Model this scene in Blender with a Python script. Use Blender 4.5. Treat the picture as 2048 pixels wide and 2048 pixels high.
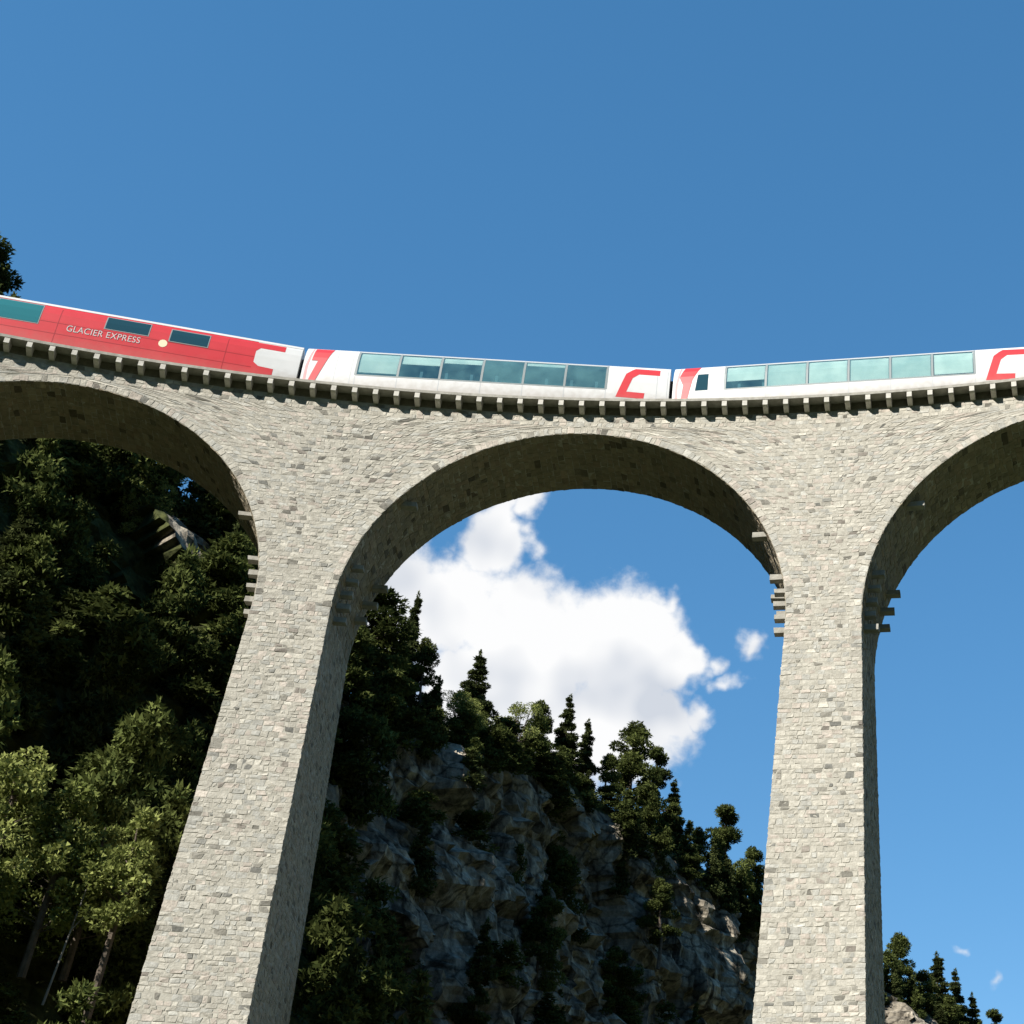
import bpy, bmesh, math, random
import numpy as np
from mathutils import Vector, Matrix, noise as mnoise

random.seed(11); rng = np.random.default_rng(11)
for o in list(bpy.data.objects): bpy.data.objects.remove(o)
sc = bpy.context.scene
COL = sc.collection

# ------------------------------------------------------------------ camera
H = 45.0                                   # deck reference level above the valley floor
CAMP = np.array([11.872, 27.943, H - 43.322])
YAW, PIT, ROLL, FPX, PPX = 0.0185, 0.5658, 0.0418, 3171.6, 554.0
_c, _s = math.cos(YAW), math.sin(YAW); _cp, _sp = math.cos(PIT), math.sin(PIT)
_rt = np.array([_c, -_s, 0.]); FW = np.array([_s*_cp, _c*_cp, _sp]); _up = np.array([-_s*_sp, -_c*_sp, _cp])
CX = _rt*math.cos(ROLL) + _up*math.sin(ROLL); CY = -_rt*math.sin(ROLL) + _up*math.cos(ROLL)
def ray(u, v):
    d = FW + CX*(u-1024-PPX)/FPX + CY*(1024-v)/FPX
    return d/np.linalg.norm(d)
def at(u, v, hd):                          # point on the sight line at a horizontal distance
    d = ray(u, v); return CAMP + d*(hd/math.hypot(d[0], d[1]))
def pix(p):
    d = np.asarray(p, float)-CAMP; w = d@FW
    return 1024+PPX+FPX*(d@CX)/w, 1024-FPX*(d@CY)/w
cam = bpy.data.cameras.new('camera'); camo = bpy.data.objects.new('camera', cam); COL.objects.link(camo)
cam.sensor_width = 36; cam.lens = FPX/2048*36; cam.shift_x = -PPX/2048; cam.clip_end = 20000; cam.clip_start = .1
camo.matrix_world = Matrix(((CX[0], CY[0], -FW[0], CAMP[0]), (CX[1], CY[1], -FW[1], CAMP[1]), (CX[2], CY[2], -FW[2], CAMP[2]), (0, 0, 0, 1)))
sc.camera = camo

# ------------------------------------------------------------------ light and exposure
SUN = Vector((-0.54, -0.60, 0.60)).normalized()      # direction towards the sun
EXPO = 0.74
sc.render.engine = 'CYCLES'; sc.cycles.max_bounces = 6; sc.cycles.diffuse_bounces = 1; sc.cycles.glossy_bounces = 2; sc.cycles.transparent_max_bounces = 8
sc.view_settings.view_transform = 'Standard'; sc.view_settings.look = 'None'
sc.view_settings.gamma = 1; sc.view_settings.use_curve_mapping = False; sc.view_settings.exposure = EXPO
sun = bpy.data.lights.new('sun', 'SUN'); sun.energy = 5.0; sun.angle = math.radians(.5); sun.color = (1, .955, .88)
suno = bpy.data.objects.new('sun', sun); COL.objects.link(suno)
suno.rotation_euler = (-SUN).to_track_quat('-Z', 'Y').to_euler()
w = bpy.data.worlds.new('World'); sc.world = w; w.use_nodes = True
nt = w.node_tree; nt.nodes.clear(); N = nt.nodes.new; L = nt.links.new
sky = N('ShaderNodeTexSky'); sky.sky_type = 'NISHITA'; sky.sun_disc = False
sky.sun_elevation = math.asin(SUN.z); sky.sun_rotation = math.atan2(SUN.x, SUN.y)
sky.altitude = 1000; sky.air_density = 1.0; sky.dust_density = 0.; sky.ozone_density = 2.6
bsky = N('ShaderNodeBackground'); bsky.inputs[1].default_value = .142
hsv = N('ShaderNodeHueSaturation'); hsv.inputs['Hue'].default_value = .498; hsv.inputs['Saturation'].default_value = 1.6
gam = N('ShaderNodeGamma'); gam.inputs[1].default_value = .62; L(sky.outputs[0], gam.inputs[0]); L(gam.outputs[0], hsv.inputs['Color']); hsv.inputs['Value'].default_value = 1.28; L(hsv.outputs[0], bsky.inputs[0])
tc = N('ShaderNodeTexCoord')
# cumulus in the sky: soft puffs by direction, broken up by noise; the same kind of puffs goes on all round
puffs = [((1080, 1330), .058), ((900, 1215), .044), ((1230, 1300), .050), ((800, 1190), .040), ((1290, 1250), .030), ((1010, 1245), .042),
         ((1240, 1440), .050), ((1080, 1480), .055), ((960, 1400), .05), ((985, 1075), .027), ((1000, 1020), .020), ((1065, 1000), .016), ((1330, 1200), .016), ((1355, 1330), .026), ((1330, 1430), .024),
         ((1503, 1285), .0142), ((1455, 1360), .0135), ((1425, 1320), .0125), ((1405, 1420), .0135), ((1990, 1965), .0072), ((1905, 1905), .0055), ((750, 1130), .018)]
pts = [(ray(*p), r) for p, r in puffs]
r2 = random.Random(4)
for az in list(range(40, 320, 30)):
    a = math.radians(az+r2.uniform(-4, 4)); e = math.radians(r2.uniform(12, 30))
    for k in range(1):
        a2 = a+r2.uniform(-.07, .07); e2 = e+r2.uniform(-.02, .03)
        pts.append((np.array([math.sin(a2)*math.cos(e2), math.cos(a2)*math.cos(e2), math.sin(e2)]), r2.uniform(.04, .08)))
prev = None
nz0 = N('ShaderNodeTexNoise'); nz0.inputs['Scale'].default_value = 26; nz0.inputs['Detail'].default_value = 3; nz0.inputs['Roughness'].default_value = .6
L(tc.outputs['Generated'], nz0.inputs['Vector'])
wsub = N('ShaderNodeVectorMath'); wsub.operation = 'SUBTRACT'; wsub.inputs[1].default_value = (.5, .5, .5); L(nz0.outputs['Color'], wsub.inputs[0])
wsc = N('ShaderNodeVectorMath'); wsc.operation = 'SCALE'; wsc.inputs['Scale'].default_value = .042; L(wsub.outputs[0], wsc.inputs[0])
wadd = N('ShaderNodeVectorMath'); wadd.operation = 'ADD'; L(tc.outputs['Generated'], wadd.inputs[0]); L(wsc.outputs[0], wadd.inputs[1])
for c, r in pts:
    dn = N('ShaderNodeVectorMath'); dn.operation = 'DISTANCE'; L(wadd.outputs[0], dn.inputs[0]); dn.inputs[1].default_value = tuple(c)
    mr = N('ShaderNodeMapRange'); mr.inputs['From Min'].default_value = 0; mr.inputs['From Max'].default_value = r*1.25; mr.inputs['To Min'].default_value = 1 if r > .022 else (.72 if r > .0145 else (.52 if r > .009 else .40)); mr.inputs['To Max'].default_value = 0
    L(dn.outputs['Value'], mr.inputs['Value'])
    if prev is None: prev = mr.outputs[0]
    else:
        mx = N('ShaderNodeMath'); mx.operation = 'MAXIMUM'; L(prev, mx.inputs[0]); L(mr.outputs[0], mx.inputs[1]); prev = mx.outputs[0]
nz = N('ShaderNodeTexNoise'); nz.inputs['Scale'].default_value = 42; nz.inputs['Detail'].default_value = 5; nz.inputs['Roughness'].default_value = .62
L(tc.outputs['Generated'], nz.inputs['Vector'])
m1 = N('ShaderNodeMath'); m1.operation = 'MULTIPLY_ADD'; m1.inputs[1].default_value = .62; m1.inputs[2].default_value = -.31; L(nz.outputs[0], m1.inputs[0])
gate = N('ShaderNodeMapRange'); gate.inputs['From Max'].default_value = .12; L(prev, gate.inputs['Value'])
m2 = N('ShaderNodeMath'); m2.operation = 'MULTIPLY_ADD'; L(m1.outputs[0], m2.inputs[0]); L(gate.outputs[0], m2.inputs[1]); L(prev, m2.inputs[2])
fac = N('ShaderNodeMapRange'); fac.interpolation_type = 'SMOOTHSTEP'; fac.inputs['From Min'].default_value = .16; fac.inputs['From Max'].default_value = .52; L(m2.outputs[0], fac.inputs['Value'])
fac.inputs['To Max'].default_value = .98
nz3 = N('ShaderNodeTexNoise'); nz3.inputs['Scale'].default_value = 18; nz3.inputs['Detail'].default_value = 2; L(tc.outputs['Generated'], nz3.inputs['Vector'])
cr = N('ShaderNodeValToRGB'); cr.color_ramp.elements[0].position = .34; cr.color_ramp.elements[0].color = (.66, .70, .77, 1); cr.color_ramp.elements[1].position = .58; cr.color_ramp.elements[1].color = (1, 1, 1, 1)
L(nz3.outputs[0], cr.inputs[0])
bcl = N('ShaderNodeBackground'); bcl.inputs[1].default_value = .60; L(cr.outputs[0], bcl.inputs[0])
mxs = N('ShaderNodeMixShader'); L(fac.outputs[0], mxs.inputs[0]); L(bsky.outputs[0], mxs.inputs[1]); L(bcl.outputs[0], mxs.inputs[2])
wo = N('ShaderNodeOutputWorld'); L(mxs.outputs[0], wo.inputs[0])

# ------------------------------------------------------------------ helpers
def mat(name, col=(.5, .5, .5), rough=.7, attr=None, noise=None, bump=None, spec=.3, metal=0.):
    """attr: colour attribute name; noise: (scale, dark colour, light colour); bump: (scale, strength, distance)"""
    m = bpy.data.materials.new(name); m.use_nodes = True
    t = m.node_tree; b = t.nodes['Principled BSDF']
    b.inputs['Base Color'].default_value = (*col, 1); b.inputs['Roughness'].default_value = rough
    b.inputs['Specular IOR Level'].default_value = spec; b.inputs['Metallic'].default_value = metal
    tcn = t.nodes.new('ShaderNodeTexCoord'); out = None
    if attr:
        a = t.nodes.new('ShaderNodeAttribute'); a.attribute_name = attr; out = a.outputs['Color']
    if noise:
        n = t.nodes.new('ShaderNodeTexNoise'); n.inputs['Scale'].default_value = noise[0]; n.inputs['Detail'].default_value = 6; n.inputs['Roughness'].default_value = .65
        t.links.new(tcn.outputs['Object'], n.inputs['Vector'])
        r = t.nodes.new('ShaderNodeValToRGB'); r.color_ramp.elements[0].position = .3; r.color_ramp.elements[1].position = .7
        r.color_ramp.elements[0].color = (*noise[1], 1); r.color_ramp.elements[1].color = (*noise[2], 1)
        t.links.new(n.outputs[0], r.inputs[0])
        if out is not None:
            mm = t.nodes.new('ShaderNodeMix'); mm.data_type = 'RGBA'; mm.blend_type = 'MULTIPLY'; mm.inputs[0].default_value = 1
            t.links.new(out, mm.inputs[6]); t.links.new(r.outputs[0], mm.inputs[7]); out = mm.outputs[2]
        else: out = r.outputs[0]
    if out is not None: t.links.new(out, b.inputs['Base Color'])
    if bump:
        n2 = t.nodes.new('ShaderNodeTexNoise'); n2.inputs['Scale'].default_value = bump[0]; n2.inputs['Detail'].default_value = 8
        t.links.new(tcn.outputs['Object'], n2.inputs['Vector'])
        bp = t.nodes.new('ShaderNodeBump'); bp.inputs['Strength'].default_value = bump[1]; bp.inputs['Distance'].default_value = bump[2]
        t.links.new(n2.outputs[0], bp.inputs['Height']); t.links.new(bp.outputs[0], b.inputs['Normal'])
    return m
def tag(o, label=None, cat=None, group=None, kind=None):
    for k, v in (('label', label), ('category', cat), ('group', group), ('kind', kind)):
        if v: o[k] = v
    return o
def link(name, me, m=None, parent=None):
    o = bpy.data.objects.new(name, me); COL.objects.link(o)
    if m and me is not None and not me.materials: me.materials.append(m)
    if parent: o.parent = parent
    return o
def mesh_np(name, V, F, colors=None, smooth=False):
    """V (n,3); F (m,k) one face size"""
    V = np.asarray(V, np.float32); F = np.asarray(F, np.int32); k = F.shape[1]
    me = bpy.data.meshes.new(name); me.vertices.add(len(V)); me.vertices.foreach_set('co', V.ravel())
    me.loops.add(F.size); me.loops.foreach_set('vertex_index', F.ravel())
    me.polygons.add(len(F)); me.polygons.foreach_set('loop_start', np.arange(0, F.size, k, dtype=np.int32))
    me.polygons.foreach_set('use_smooth', np.full(len(F), bool(smooth)))
    if colors is not None:
        c = np.ones((len(V), 4), np.float32); c[:, :3] = colors
        a = me.attributes.new('tint', 'FLOAT_COLOR', 'POINT'); a.data.foreach_set('color', c.ravel())
    me.update(calc_edges=True); me.validate(); return me
class MB:
    def __init__(s): s.v = []; s.f = []
    def vert(s, *p): s.v.append(tuple(float(q) for q in p)); return len(s.v)-1
    def box(s, x0, x1, y0, y1, z0, z1):
        b = len(s.v)
        for z in (z0, z1):
            for x, y in ((x0, y0), (x1, y0), (x1, y1), (x0, y1)): s.vert(x, y, z)
        s.f += [tuple(b+i for i in q) for q in ((3, 2, 1, 0), (4, 5, 6, 7), (0, 1, 5, 4), (1, 2, 6, 5), (2, 3, 7, 6), (3, 0, 4, 7))]
    def hexa(s, P):                         # 8 points: bottom ring, top ring
        b = len(s.v)
        for p in P: s.vert(*p)
        s.f += [tuple(b+i for i in q) for q in ((3, 2, 1, 0), (4, 5, 6, 7), (0, 1, 5, 4), (1, 2, 6, 5), (2, 3, 7, 6), (3, 0, 4, 7))]
    def tube(s, p0, p1, r0, r1, n=6):
        p0 = Vector(p0); p1 = Vector(p1); d = (p1-p0).normalized(); a = d.orthogonal().normalized(); c = d.cross(a); b = len(s.v)
        for p, r in ((p0, r0), (p1, r1)):
            for i in range(n):
                t = 2*math.pi*i/n; q = p+a*(r*math.cos(t))+c*(r*math.sin(t)); s.vert(*q)
        for i in range(n): s.f.append((b+i, b+(i+1) % n, b+n+(i+1) % n, b+n+i))
        s.f.append(tuple(b+n-1-i for i in range(n))); s.f.append(tuple(b+n+i for i in range(n)))
    def mesh(s, name, smooth=False):
        me = bpy.data.meshes.new(name); me.from_pydata(s.v, [], s.f); me.update()
        if smooth: me.polygons.foreach_set('use_smooth', [True]*len(me.polygons))
        return me
    def build(s, name, m, parent=None, smooth=False): return link(name, s.mesh(name, smooth), m, parent)

M_stone = mat('rubble_stone', rough=.9, attr='tint', noise=(4, (.74, .735, .72), (1.15, 1.15, 1.15)), bump=(11, .6, .05), spec=.15)
M_mortar = mat('lime_mortar', rough=.95, noise=(3, (.30, .285, .24), (.44, .42, .36)), bump=(14, .5, .03), spec=.1)
M_dress = mat('dressed_stone', rough=.85, noise=(4, (.42, .40, .36), (.58, .56, .50)), bump=(12, .3, .02), spec=.2)
M_shade = mat('shade_dark_stone', rough=.95, noise=(3, (.12, .105, .08), (.24, .215, .17)), bump=(14, .5, .03), spec=.1)  # dark stone: shade between the cornice brackets put into the colour
M_corb = mat('corbel_stone', rough=.9, noise=(3, (.24, .23, .20), (.40, .385, .34)), bump=(10, .4, .03), spec=.15)
M_white = mat('white_train_paint', (.80, .81, .80), .35, noise=(.8, (.57, .58, .57), (.66, .66, .65)), spec=.5)
M_red = mat('red_train_paint', (.62, .03, .035), .35, noise=(.7, (.50, .020, .025), (.58, .030, .036)), spec=.5)
for m_ in (M_white, M_red):                 # road dust along the skirt
    t_ = m_.node_tree; b_ = t_.nodes['Principled BSDF']; src = b_.inputs['Base Color'].links[0].from_socket
    tc_ = t_.nodes.new('ShaderNodeTexCoord'); sp_ = t_.nodes.new('ShaderNodeSeparateXYZ'); t_.links.new(tc_.outputs['Object'], sp_.inputs[0])
    n_ = t_.nodes.new('ShaderNodeTexNoise'); n_.inputs['Scale'].default_value = 3; n_.inputs['Detail'].default_value = 6; t_.links.new(tc_.outputs['Object'], n_.inputs['Vector'])
    a_ = t_.nodes.new('ShaderNodeMath'); a_.operation = 'MULTIPLY_ADD'; a_.inputs[1].default_value = -.9; t_.links.new(n_.outputs[0], a_.inputs[0]); t_.links.new(sp_.outputs[2], a_.inputs[2])
    r_ = t_.nodes.new('ShaderNodeMapRange'); r_.inputs['From Min'].default_value = 1.15; r_.inputs['From Max'].default_value = 1.75; r_.inputs['To Min'].default_value = .5 if m_ is M_white else .22; r_.inputs['To Max'].default_value = .04; t_.links.new(a_.outputs[0], r_.inputs['Value'])
    x_ = t_.nodes.new('ShaderNodeMix'); x_.data_type = 'RGBA'; t_.links.new(r_.outputs[0], x_.inputs[0]); t_.links.new(src, x_.inputs[6]); x_.inputs[7].default_value = (.26, .21, .16, 1); t_.links.new(x_.outputs[2], b_.inputs['Base Color'])
M_grey = mat('grey_roof_paint', (.42, .44, .45), .45, spec=.4)
M_blind = mat('blind_fabric', (.80, .82, .79), .9)
M_dark = mat('dark_rubber', (.03, .03, .033), .6)
M_steel = mat('bogie_steel', (.10, .10, .10), .5, noise=(6, (.06, .055, .05), (.14, .13, .12)))
M_seat = mat('seat_fabric', (.10, .17, .20), .9)
M_cream = mat('cream_print', (.72, .66, .45), .5)
M_frame = mat('window_frame', (.22, .25, .25), .4, spec=.5)
M_ballast = mat('track_ballast', rough=.95, noise=(7, (.12, .11, .10), (.26, .24, .22)), bump=(14, 1, .08))
M_bark = mat('bark', rough=.95, noise=(3, (.05, .04, .03), (.14, .11, .085)), bump=(8, .8, .05))
M_pale = mat('pale_bark', rough=.9, noise=(2, (.10, .09, .08), (.32, .30, .27)))
M_ground = mat('meadow', rough=1, noise=(.15, (.035, .05, .018), (.08, .095, .035)), bump=(3, .5, .1))
def glassmat():
    m = bpy.data.materials.new('tinted_glass'); m.use_nodes = True; t = m.node_tree; t.nodes.clear()
    o = t.nodes.new('ShaderNodeOutputMaterial'); tr = t.nodes.new('ShaderNodeBsdfTransparent'); tr.inputs[0].default_value = (.78, .90, .87, 1)
    gl = t.nodes.new('ShaderNodeBsdfGlossy'); gl.inputs['Roughness'].default_value = .04; gl.inputs['Color'].default_value = (.72, .97, .88, 1)
    df = t.nodes.new('ShaderNodeBsdfDiffuse'); df.inputs[0].default_value = (.20, .42, .40, 1)
    lw = t.nodes.new('ShaderNodeLayerWeight'); lw.inputs[0].default_value = .35; fr = t.nodes.new('ShaderNodeMapRange'); fr.inputs['To Min'].default_value = .10; fr.inputs['To Max'].default_value = .65; t.links.new(lw.outputs['Facing'], fr.inputs['Value'])
    m0 = t.nodes.new('ShaderNodeMixShader'); m0.inputs[0].default_value = .26
    m1_ = t.nodes.new('ShaderNodeMixShader')
    oi = t.nodes.new('ShaderNodeObjectInfo'); tcg = t.nodes.new('ShaderNodeTexCoord'); ng = t.nodes.new('ShaderNodeTexNoise'); ng.inputs['Scale'].default_value = 1.1; ng.inputs['Detail'].default_value = 4
    t.links.new(tcg.outputs['Object'], ng.inputs['Vector']); s1 = t.nodes.new('ShaderNodeMath'); s1.operation = 'MULTIPLY_ADD'; s1.inputs[1].default_value = .55; s1.inputs[2].default_value = -.16; t.links.new(ng.outputs[0], s1.inputs[0])
    s2 = t.nodes.new('ShaderNodeMath'); s2.operation = 'MULTIPLY_ADD'; s2.inputs[1].default_value = .22; t.links.new(oi.outputs['Random'], s2.inputs[0]); t.links.new(s1.outputs[0], s2.inputs[2]); t.links.new(s2.outputs[0], m0.inputs[0])
    t.links.new(tr.outputs[0], m0.inputs[1]); t.links.new(df.outputs[0], m0.inputs[2])
    t.links.new(fr.outputs[0], m1_.inputs[0]); t.links.new(m0.outputs[0], m1_.inputs[1]); t.links.new(gl.outputs[0], m1_.inputs[2]); t.links.new(m1_.outputs[0], o.inputs[0])
    return m
M_glass = glassmat()
M_dglass = mat('dark_window_glass', (.015, .05, .06), .08, spec=.8)
def leafmat(name):
    m = bpy.data.materials.new(name); m.use_nodes = True; t = m.node_tree; t.nodes.clear()
    o = t.nodes.new('ShaderNodeOutputMaterial'); a = t.nodes.new('ShaderNodeAttribute'); a.attribute_name = 'tint'
    d = t.nodes.new('ShaderNodeBsdfDiffuse'); tl = t.nodes.new('ShaderNodeBsdfTranslucent'); mx = t.nodes.new('ShaderNodeMixShader'); mx.inputs[0].default_value = .22
    t.links.new(a.outputs['Color'], d.inputs[0]); t.links.new(a.outputs['Color'], tl.inputs[0])
    t.links.new(d.outputs[0], mx.inputs[1]); t.links.new(tl.outputs[0], mx.inputs[2]); t.links.new(mx.outputs[0], o.inputs[0]); return m
M_leaf = leafmat('foliage')
def rockmat():
    m = mat('cliff_rock', rough=.95, bump=(3.0, .7, .15), spec=.1); t = m.node_tree; b = t.nodes['Principled BSDF']
    tcn = t.nodes.new('ShaderNodeTexCoord')
    def noise(scale, detail, vec=None, mapping=None):
        n = t.nodes.new('ShaderNodeTexNoise'); n.inputs['Scale'].default_value = scale; n.inputs['Detail'].default_value = detail; n.inputs['Roughness'].default_value = .65
        if mapping:
            mp = t.nodes.new('ShaderNodeMapping'); mp.inputs['Scale'].default_value = mapping; t.links.new(tcn.outputs['Object'], mp.inputs[0]); t.links.new(mp.outputs[0], n.inputs['Vector'])
        else: t.links.new(tcn.outputs['Object'], n.inputs['Vector'])
        return n
    def ramp(src, p0, c0, p1, c1):
        r = t.nodes.new('ShaderNodeValToRGB'); e = r.color_ramp.elements; e[0].position = p0; e[0].color = (*c0, 1); e[1].position = p1; e[1].color = (*c1, 1); t.links.new(src, r.inputs[0]); return r.outputs[0]
    def mixc(f, a, b2):
        x = t.nodes.new('ShaderNodeMix'); x.data_type = 'RGBA'; t.links.new(f, x.inputs[0]); t.links.new(a, x.inputs[6]); t.links.new(b2, x.inputs[7]); return x.outputs[2]
    rock = ramp(noise(.35, 8).outputs[0], .35, (.085, .076, .060), .66, (.38, .335, .265))
    streak = ramp(noise(.5, 6, mapping=(1.6, 1.6, .25)).outputs[0], .42, (.05, .044, .035), .60, (.50, .44, .345))
    c = mixc(ramp(noise(.22, 5).outputs[0], .40, (0, 0, 0), .6, (1, 1, 1)), rock, streak)
    vz = t.nodes.new('ShaderNodeTexVoronoi'); vz.feature = 'DISTANCE_TO_EDGE'; vz.inputs['Scale'].default_value = .30
    mpv = t.nodes.new('ShaderNodeMapping'); mpv.inputs['Scale'].default_value = (1, 1, 1.5); mpv.inputs['Rotation'].default_value = (.3, .5, 0); wn = noise(.9, 6); va_ = t.nodes.new('ShaderNodeVectorMath'); va_.operation = 'ADD'
    t.links.new(tcn.outputs['Object'], va_.inputs[0]); t.links.new(wn.outputs['Color'], va_.inputs[1]); t.links.new(va_.outputs[0], mpv.inputs[0]); t.links.new(mpv.outputs[0], vz.inputs['Vector'])
    crk = t.nodes.new('ShaderNodeMix'); crk.data_type = 'RGBA'; crk.blend_type = 'MULTIPLY'; crk.inputs[0].default_value = 1
    t.links.new(c, crk.inputs[6]); t.links.new(ramp(vz.outputs['Distance'], .0, (.30, .30, .30), .06, (1, 1, 1)), crk.inputs[7]); c = crk.outputs[2]
    fine = t.nodes.new('ShaderNodeMix'); fine.data_type = 'RGBA'; fine.blend_type = 'MULTIPLY'; fine.inputs[0].default_value = 1
    t.links.new(c, fine.inputs[6]); t.links.new(ramp(noise(2.6, 9).outputs[0], .36, (.62, .62, .62), .64, (1.12, 1.11, 1.08)), fine.inputs[7]); c = fine.outputs[2]
    moss = ramp(noise(1.5, 5).outputs[0], .35, (.022, .027, .010), .7, (.085, .092, .032))
    va = t.nodes.new('ShaderNodeAttribute'); va.attribute_name = 'tint'
    sep = t.nodes.new('ShaderNodeSeparateColor'); t.links.new(va.outputs['Color'], sep.inputs[0])
    ad = t.nodes.new('ShaderNodeMath'); ad.operation = 'ADD'; t.links.new(sep.outputs[0], ad.inputs[0])
    nn = noise(.55, 7); t.links.new(nn.outputs[0], ad.inputs[1])
    c = mixc(ramp(ad.outputs[0], .80, (0, 0, 0), .98, (1, 1, 1)), c, moss)
    t.links.new(c, b.inputs['Base Color']); return m
M_rock = rockmat()

# ------------------------------------------------------------------ ground and hillside
gm = MB(); NG = 48; RG = 9000
gm.vert(0, 0, 0)
for k, rr in enumerate((60, 160, 400, 1200, 3500, RG)):
    for i in range(NG): t = 2*math.pi*i/NG; gm.vert(rr*math.cos(t), 60+rr*math.sin(t), 0)
for i in range(NG): gm.f.append((0, 1+i, 1+(i+1) % NG))
for k in range(5):
    for i in range(NG): a = 1+k*NG; gm.f.append((a+i, a+NG+i, a+NG+(i+1) % NG, a+(i+1) % NG))
tag(gm.build('ground', M_ground), kind='structure', label='dark green valley floor below the viaduct')

# unseen wooded slopes added round the valley to cut sky light, low in front of the camera, high behind it and to the sides
hv = MB(); NA = 180; prof_ = [(330, 0), (420, .18), (560, .55), (760, .85), (980, 1.0), (1500, .7), (2600, .2)]
for rr, f in prof_:
    for i in range(NA):
        a = 2*math.pi*i/NA; az = math.degrees(a); az = az-360 if az > 180 else az
        side_ = min(1, max(0, (abs(az+8)-48)/50)); hgt = (90+430*side_)
        nn_ = mnoise.fractal(Vector((rr*math.sin(a)*.004, rr*math.cos(a)*.004, 2)), .9, 2, 4)
        hv.vert(rr*math.sin(a), 60+rr*math.cos(a), -2+hgt*f*(1+.35*nn_))
for k in range(len(prof_)-1):
    for i in range(NA): a = k*NA; hv.f.append((a+i, a+(i+1) % NA, a+NA+(i+1) % NA, a+NA+i))
tag(hv.build('blocker_mountains', mat('far_forest', rough=1, noise=(.02, (.018, .028, .014), (.05, .065, .03)), bump=(.08, 1, 6)), None, True), 'unseen wooded mountain sides added round the valley to block sky light', kind='structure')

# crest of the hill behind the viaduct: (photo column, photo row, horizontal distance)
crest_px = [(-330, 640, 92), (0, 720, 92), (120, 880, 93), (235, 985, 94), (330, 1010, 95), (450, 1120, 97), (600, 1300, 101), (700, 1420, 105), (800, 1445, 108), (900, 1460, 113), (1000, 1490, 119), (1100, 1535, 127),
            (1200, 1600, 135), (1300, 1680, 143), (1400, 1745, 151), (1500, 1800, 160), (1600, 1860, 170), (1700, 1930, 180), (1800, 1990, 190), (1900, 2050, 200), (2050, 2130, 212), (2400, 2330, 235)]
crest = [Vector(at(*q)) for q in crest_px]
crest = [Vector((-210, 200, 74)), Vector((-150, 150, 72)), Vector((-100, 118, 72)), Vector((-68, 108, 73))]+crest+[Vector((90, 300, 20)), Vector((130, 340, 2)), Vector((170, 380, -4))]
# resample by arc length
cl = [0]
for a, b in zip(crest, crest[1:]): cl.append(cl[-1]+(b-a).length)
def crest_at(t):
    t = max(0, min(cl[-1]-1e-6, t))
    for i in range(len(cl)-1):
        if t <= cl[i+1]:
            f = (t-cl[i])/(cl[i+1]-cl[i]); return crest[i].lerp(crest[i+1], f)
T_of_px = {q[0]: cl[4+i] for i, q in enumerate(crest_px)}
pxs = [q[0] for q in crest_px]; tls = [T_of_px[p] for p in pxs]
def t_of_col(x): return float(np.interp(x, pxs, tls))
NU, NV = 560, 230
us = np.concatenate([np.linspace(0, tls[0], 40, endpoint=False), np.linspace(tls[0], tls[-1], 470, endpoint=False), np.linspace(tls[-1], cl[-1], 30)])
SM = []
for t in us:
    p = sum((crest_at(t+d) for d in (-6, -3, 0, 3, 6)), Vector())/5
    a = crest_at(t-14); b = crest_at(t+14); tg = b-a; tg.z = 0; tg.normalize()
    SM.append((p, Vector((tg.y, -tg.x, 0)), t))          # outward normal: towards the camera and the right
drops = np.concatenate([np.linspace(-30, 0, 22, endpoint=False), np.linspace(0, 100, NV-22)])
def hill_point(p, n, t, d):
    """d < 0: behind the crest; d > 0: metres below the crest"""
    cx = float(np.interp(t, tls, pxs))
    if d < 0:
        b = -d; q = p-n*(b*1.6); q = q+Vector((0, 0, 3.5*math.sin(min(1, b/14)*math.pi/2)-.045*b*b*.25)); amp = .6
        off = 0
    else:
        wood = 1-min(1, max(0, (cx-420)/230))            # wooded slope left, cliff further right
        far = min(1, max(0, (cx-1450)/300))
        slope = .62*wood+(1-wood)*(.20+.35*far)
        off = slope*d+min(d, 2.5)*.5
        if d > 26: off += (d-26)*.55*(1-wood)
        led = mnoise.noise(Vector((t*.035, d*.02, 3)))*4
        st = ((d+led)/7.5) % 1
        off += (1-wood)*(1.5*(st if st < .8 else (1-st)*4)-.6)*min(1, d/3)
        q = p+n*off; q = q-Vector((0, 0, d)); amp = min(1, .3+d/5)
    s = Vector((q.x, q.y, q.z))
    nz_ = mnoise.fractal(s*.055, .9, 2.1, 4)*2.2+mnoise.fractal(s*Vector((.22, .22, .16)) if False else Vector((s.x*.22, s.y*.22, s.z*.15)), .8, 2.1, 4)*1.1
    cell = mnoise.voronoi(Vector((s.x*.21, s.y*.21, s.z*.13)))[0]; nz_ += (cell[1]-cell[0])*1.3-.4
    rg = abs(mnoise.noise(Vector((s.x*.35+9, s.y*.35, s.z*.28))))+.5*abs(mnoise.noise(Vector((s.x*.9, s.y*.9+4, s.z*.7)))); nz_ += 1.5*rg-.5
    wv = mnoise.noise_vector(s*.12)*1.5; b1 = s+wv
    nz_ = nz_*.6+2.2*mnoise.cell(Vector((b1.x*.10, b1.y*.10+3, b1.z*.05)))+1.2*mnoise.cell(Vector((b1.x*.16+b1.z*.05, b1.y*.16, b1.z*.22+b1.x*.08)))+.5*mnoise.cell(Vector((b1.x*.42, b1.y*.42+5, b1.z*.55+b1.x*.2)))+.18*mnoise.cell(Vector((b1.x*1.1, b1.y*1.1+5, b1.z*1.3+b1.x*.4)))
    q = q+n*(nz_*amp)
    return q
HV = np.zeros((len(us)*len(drops), 3), np.float32); HC = np.zeros((len(us)*len(drops), 3), np.float32)
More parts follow.
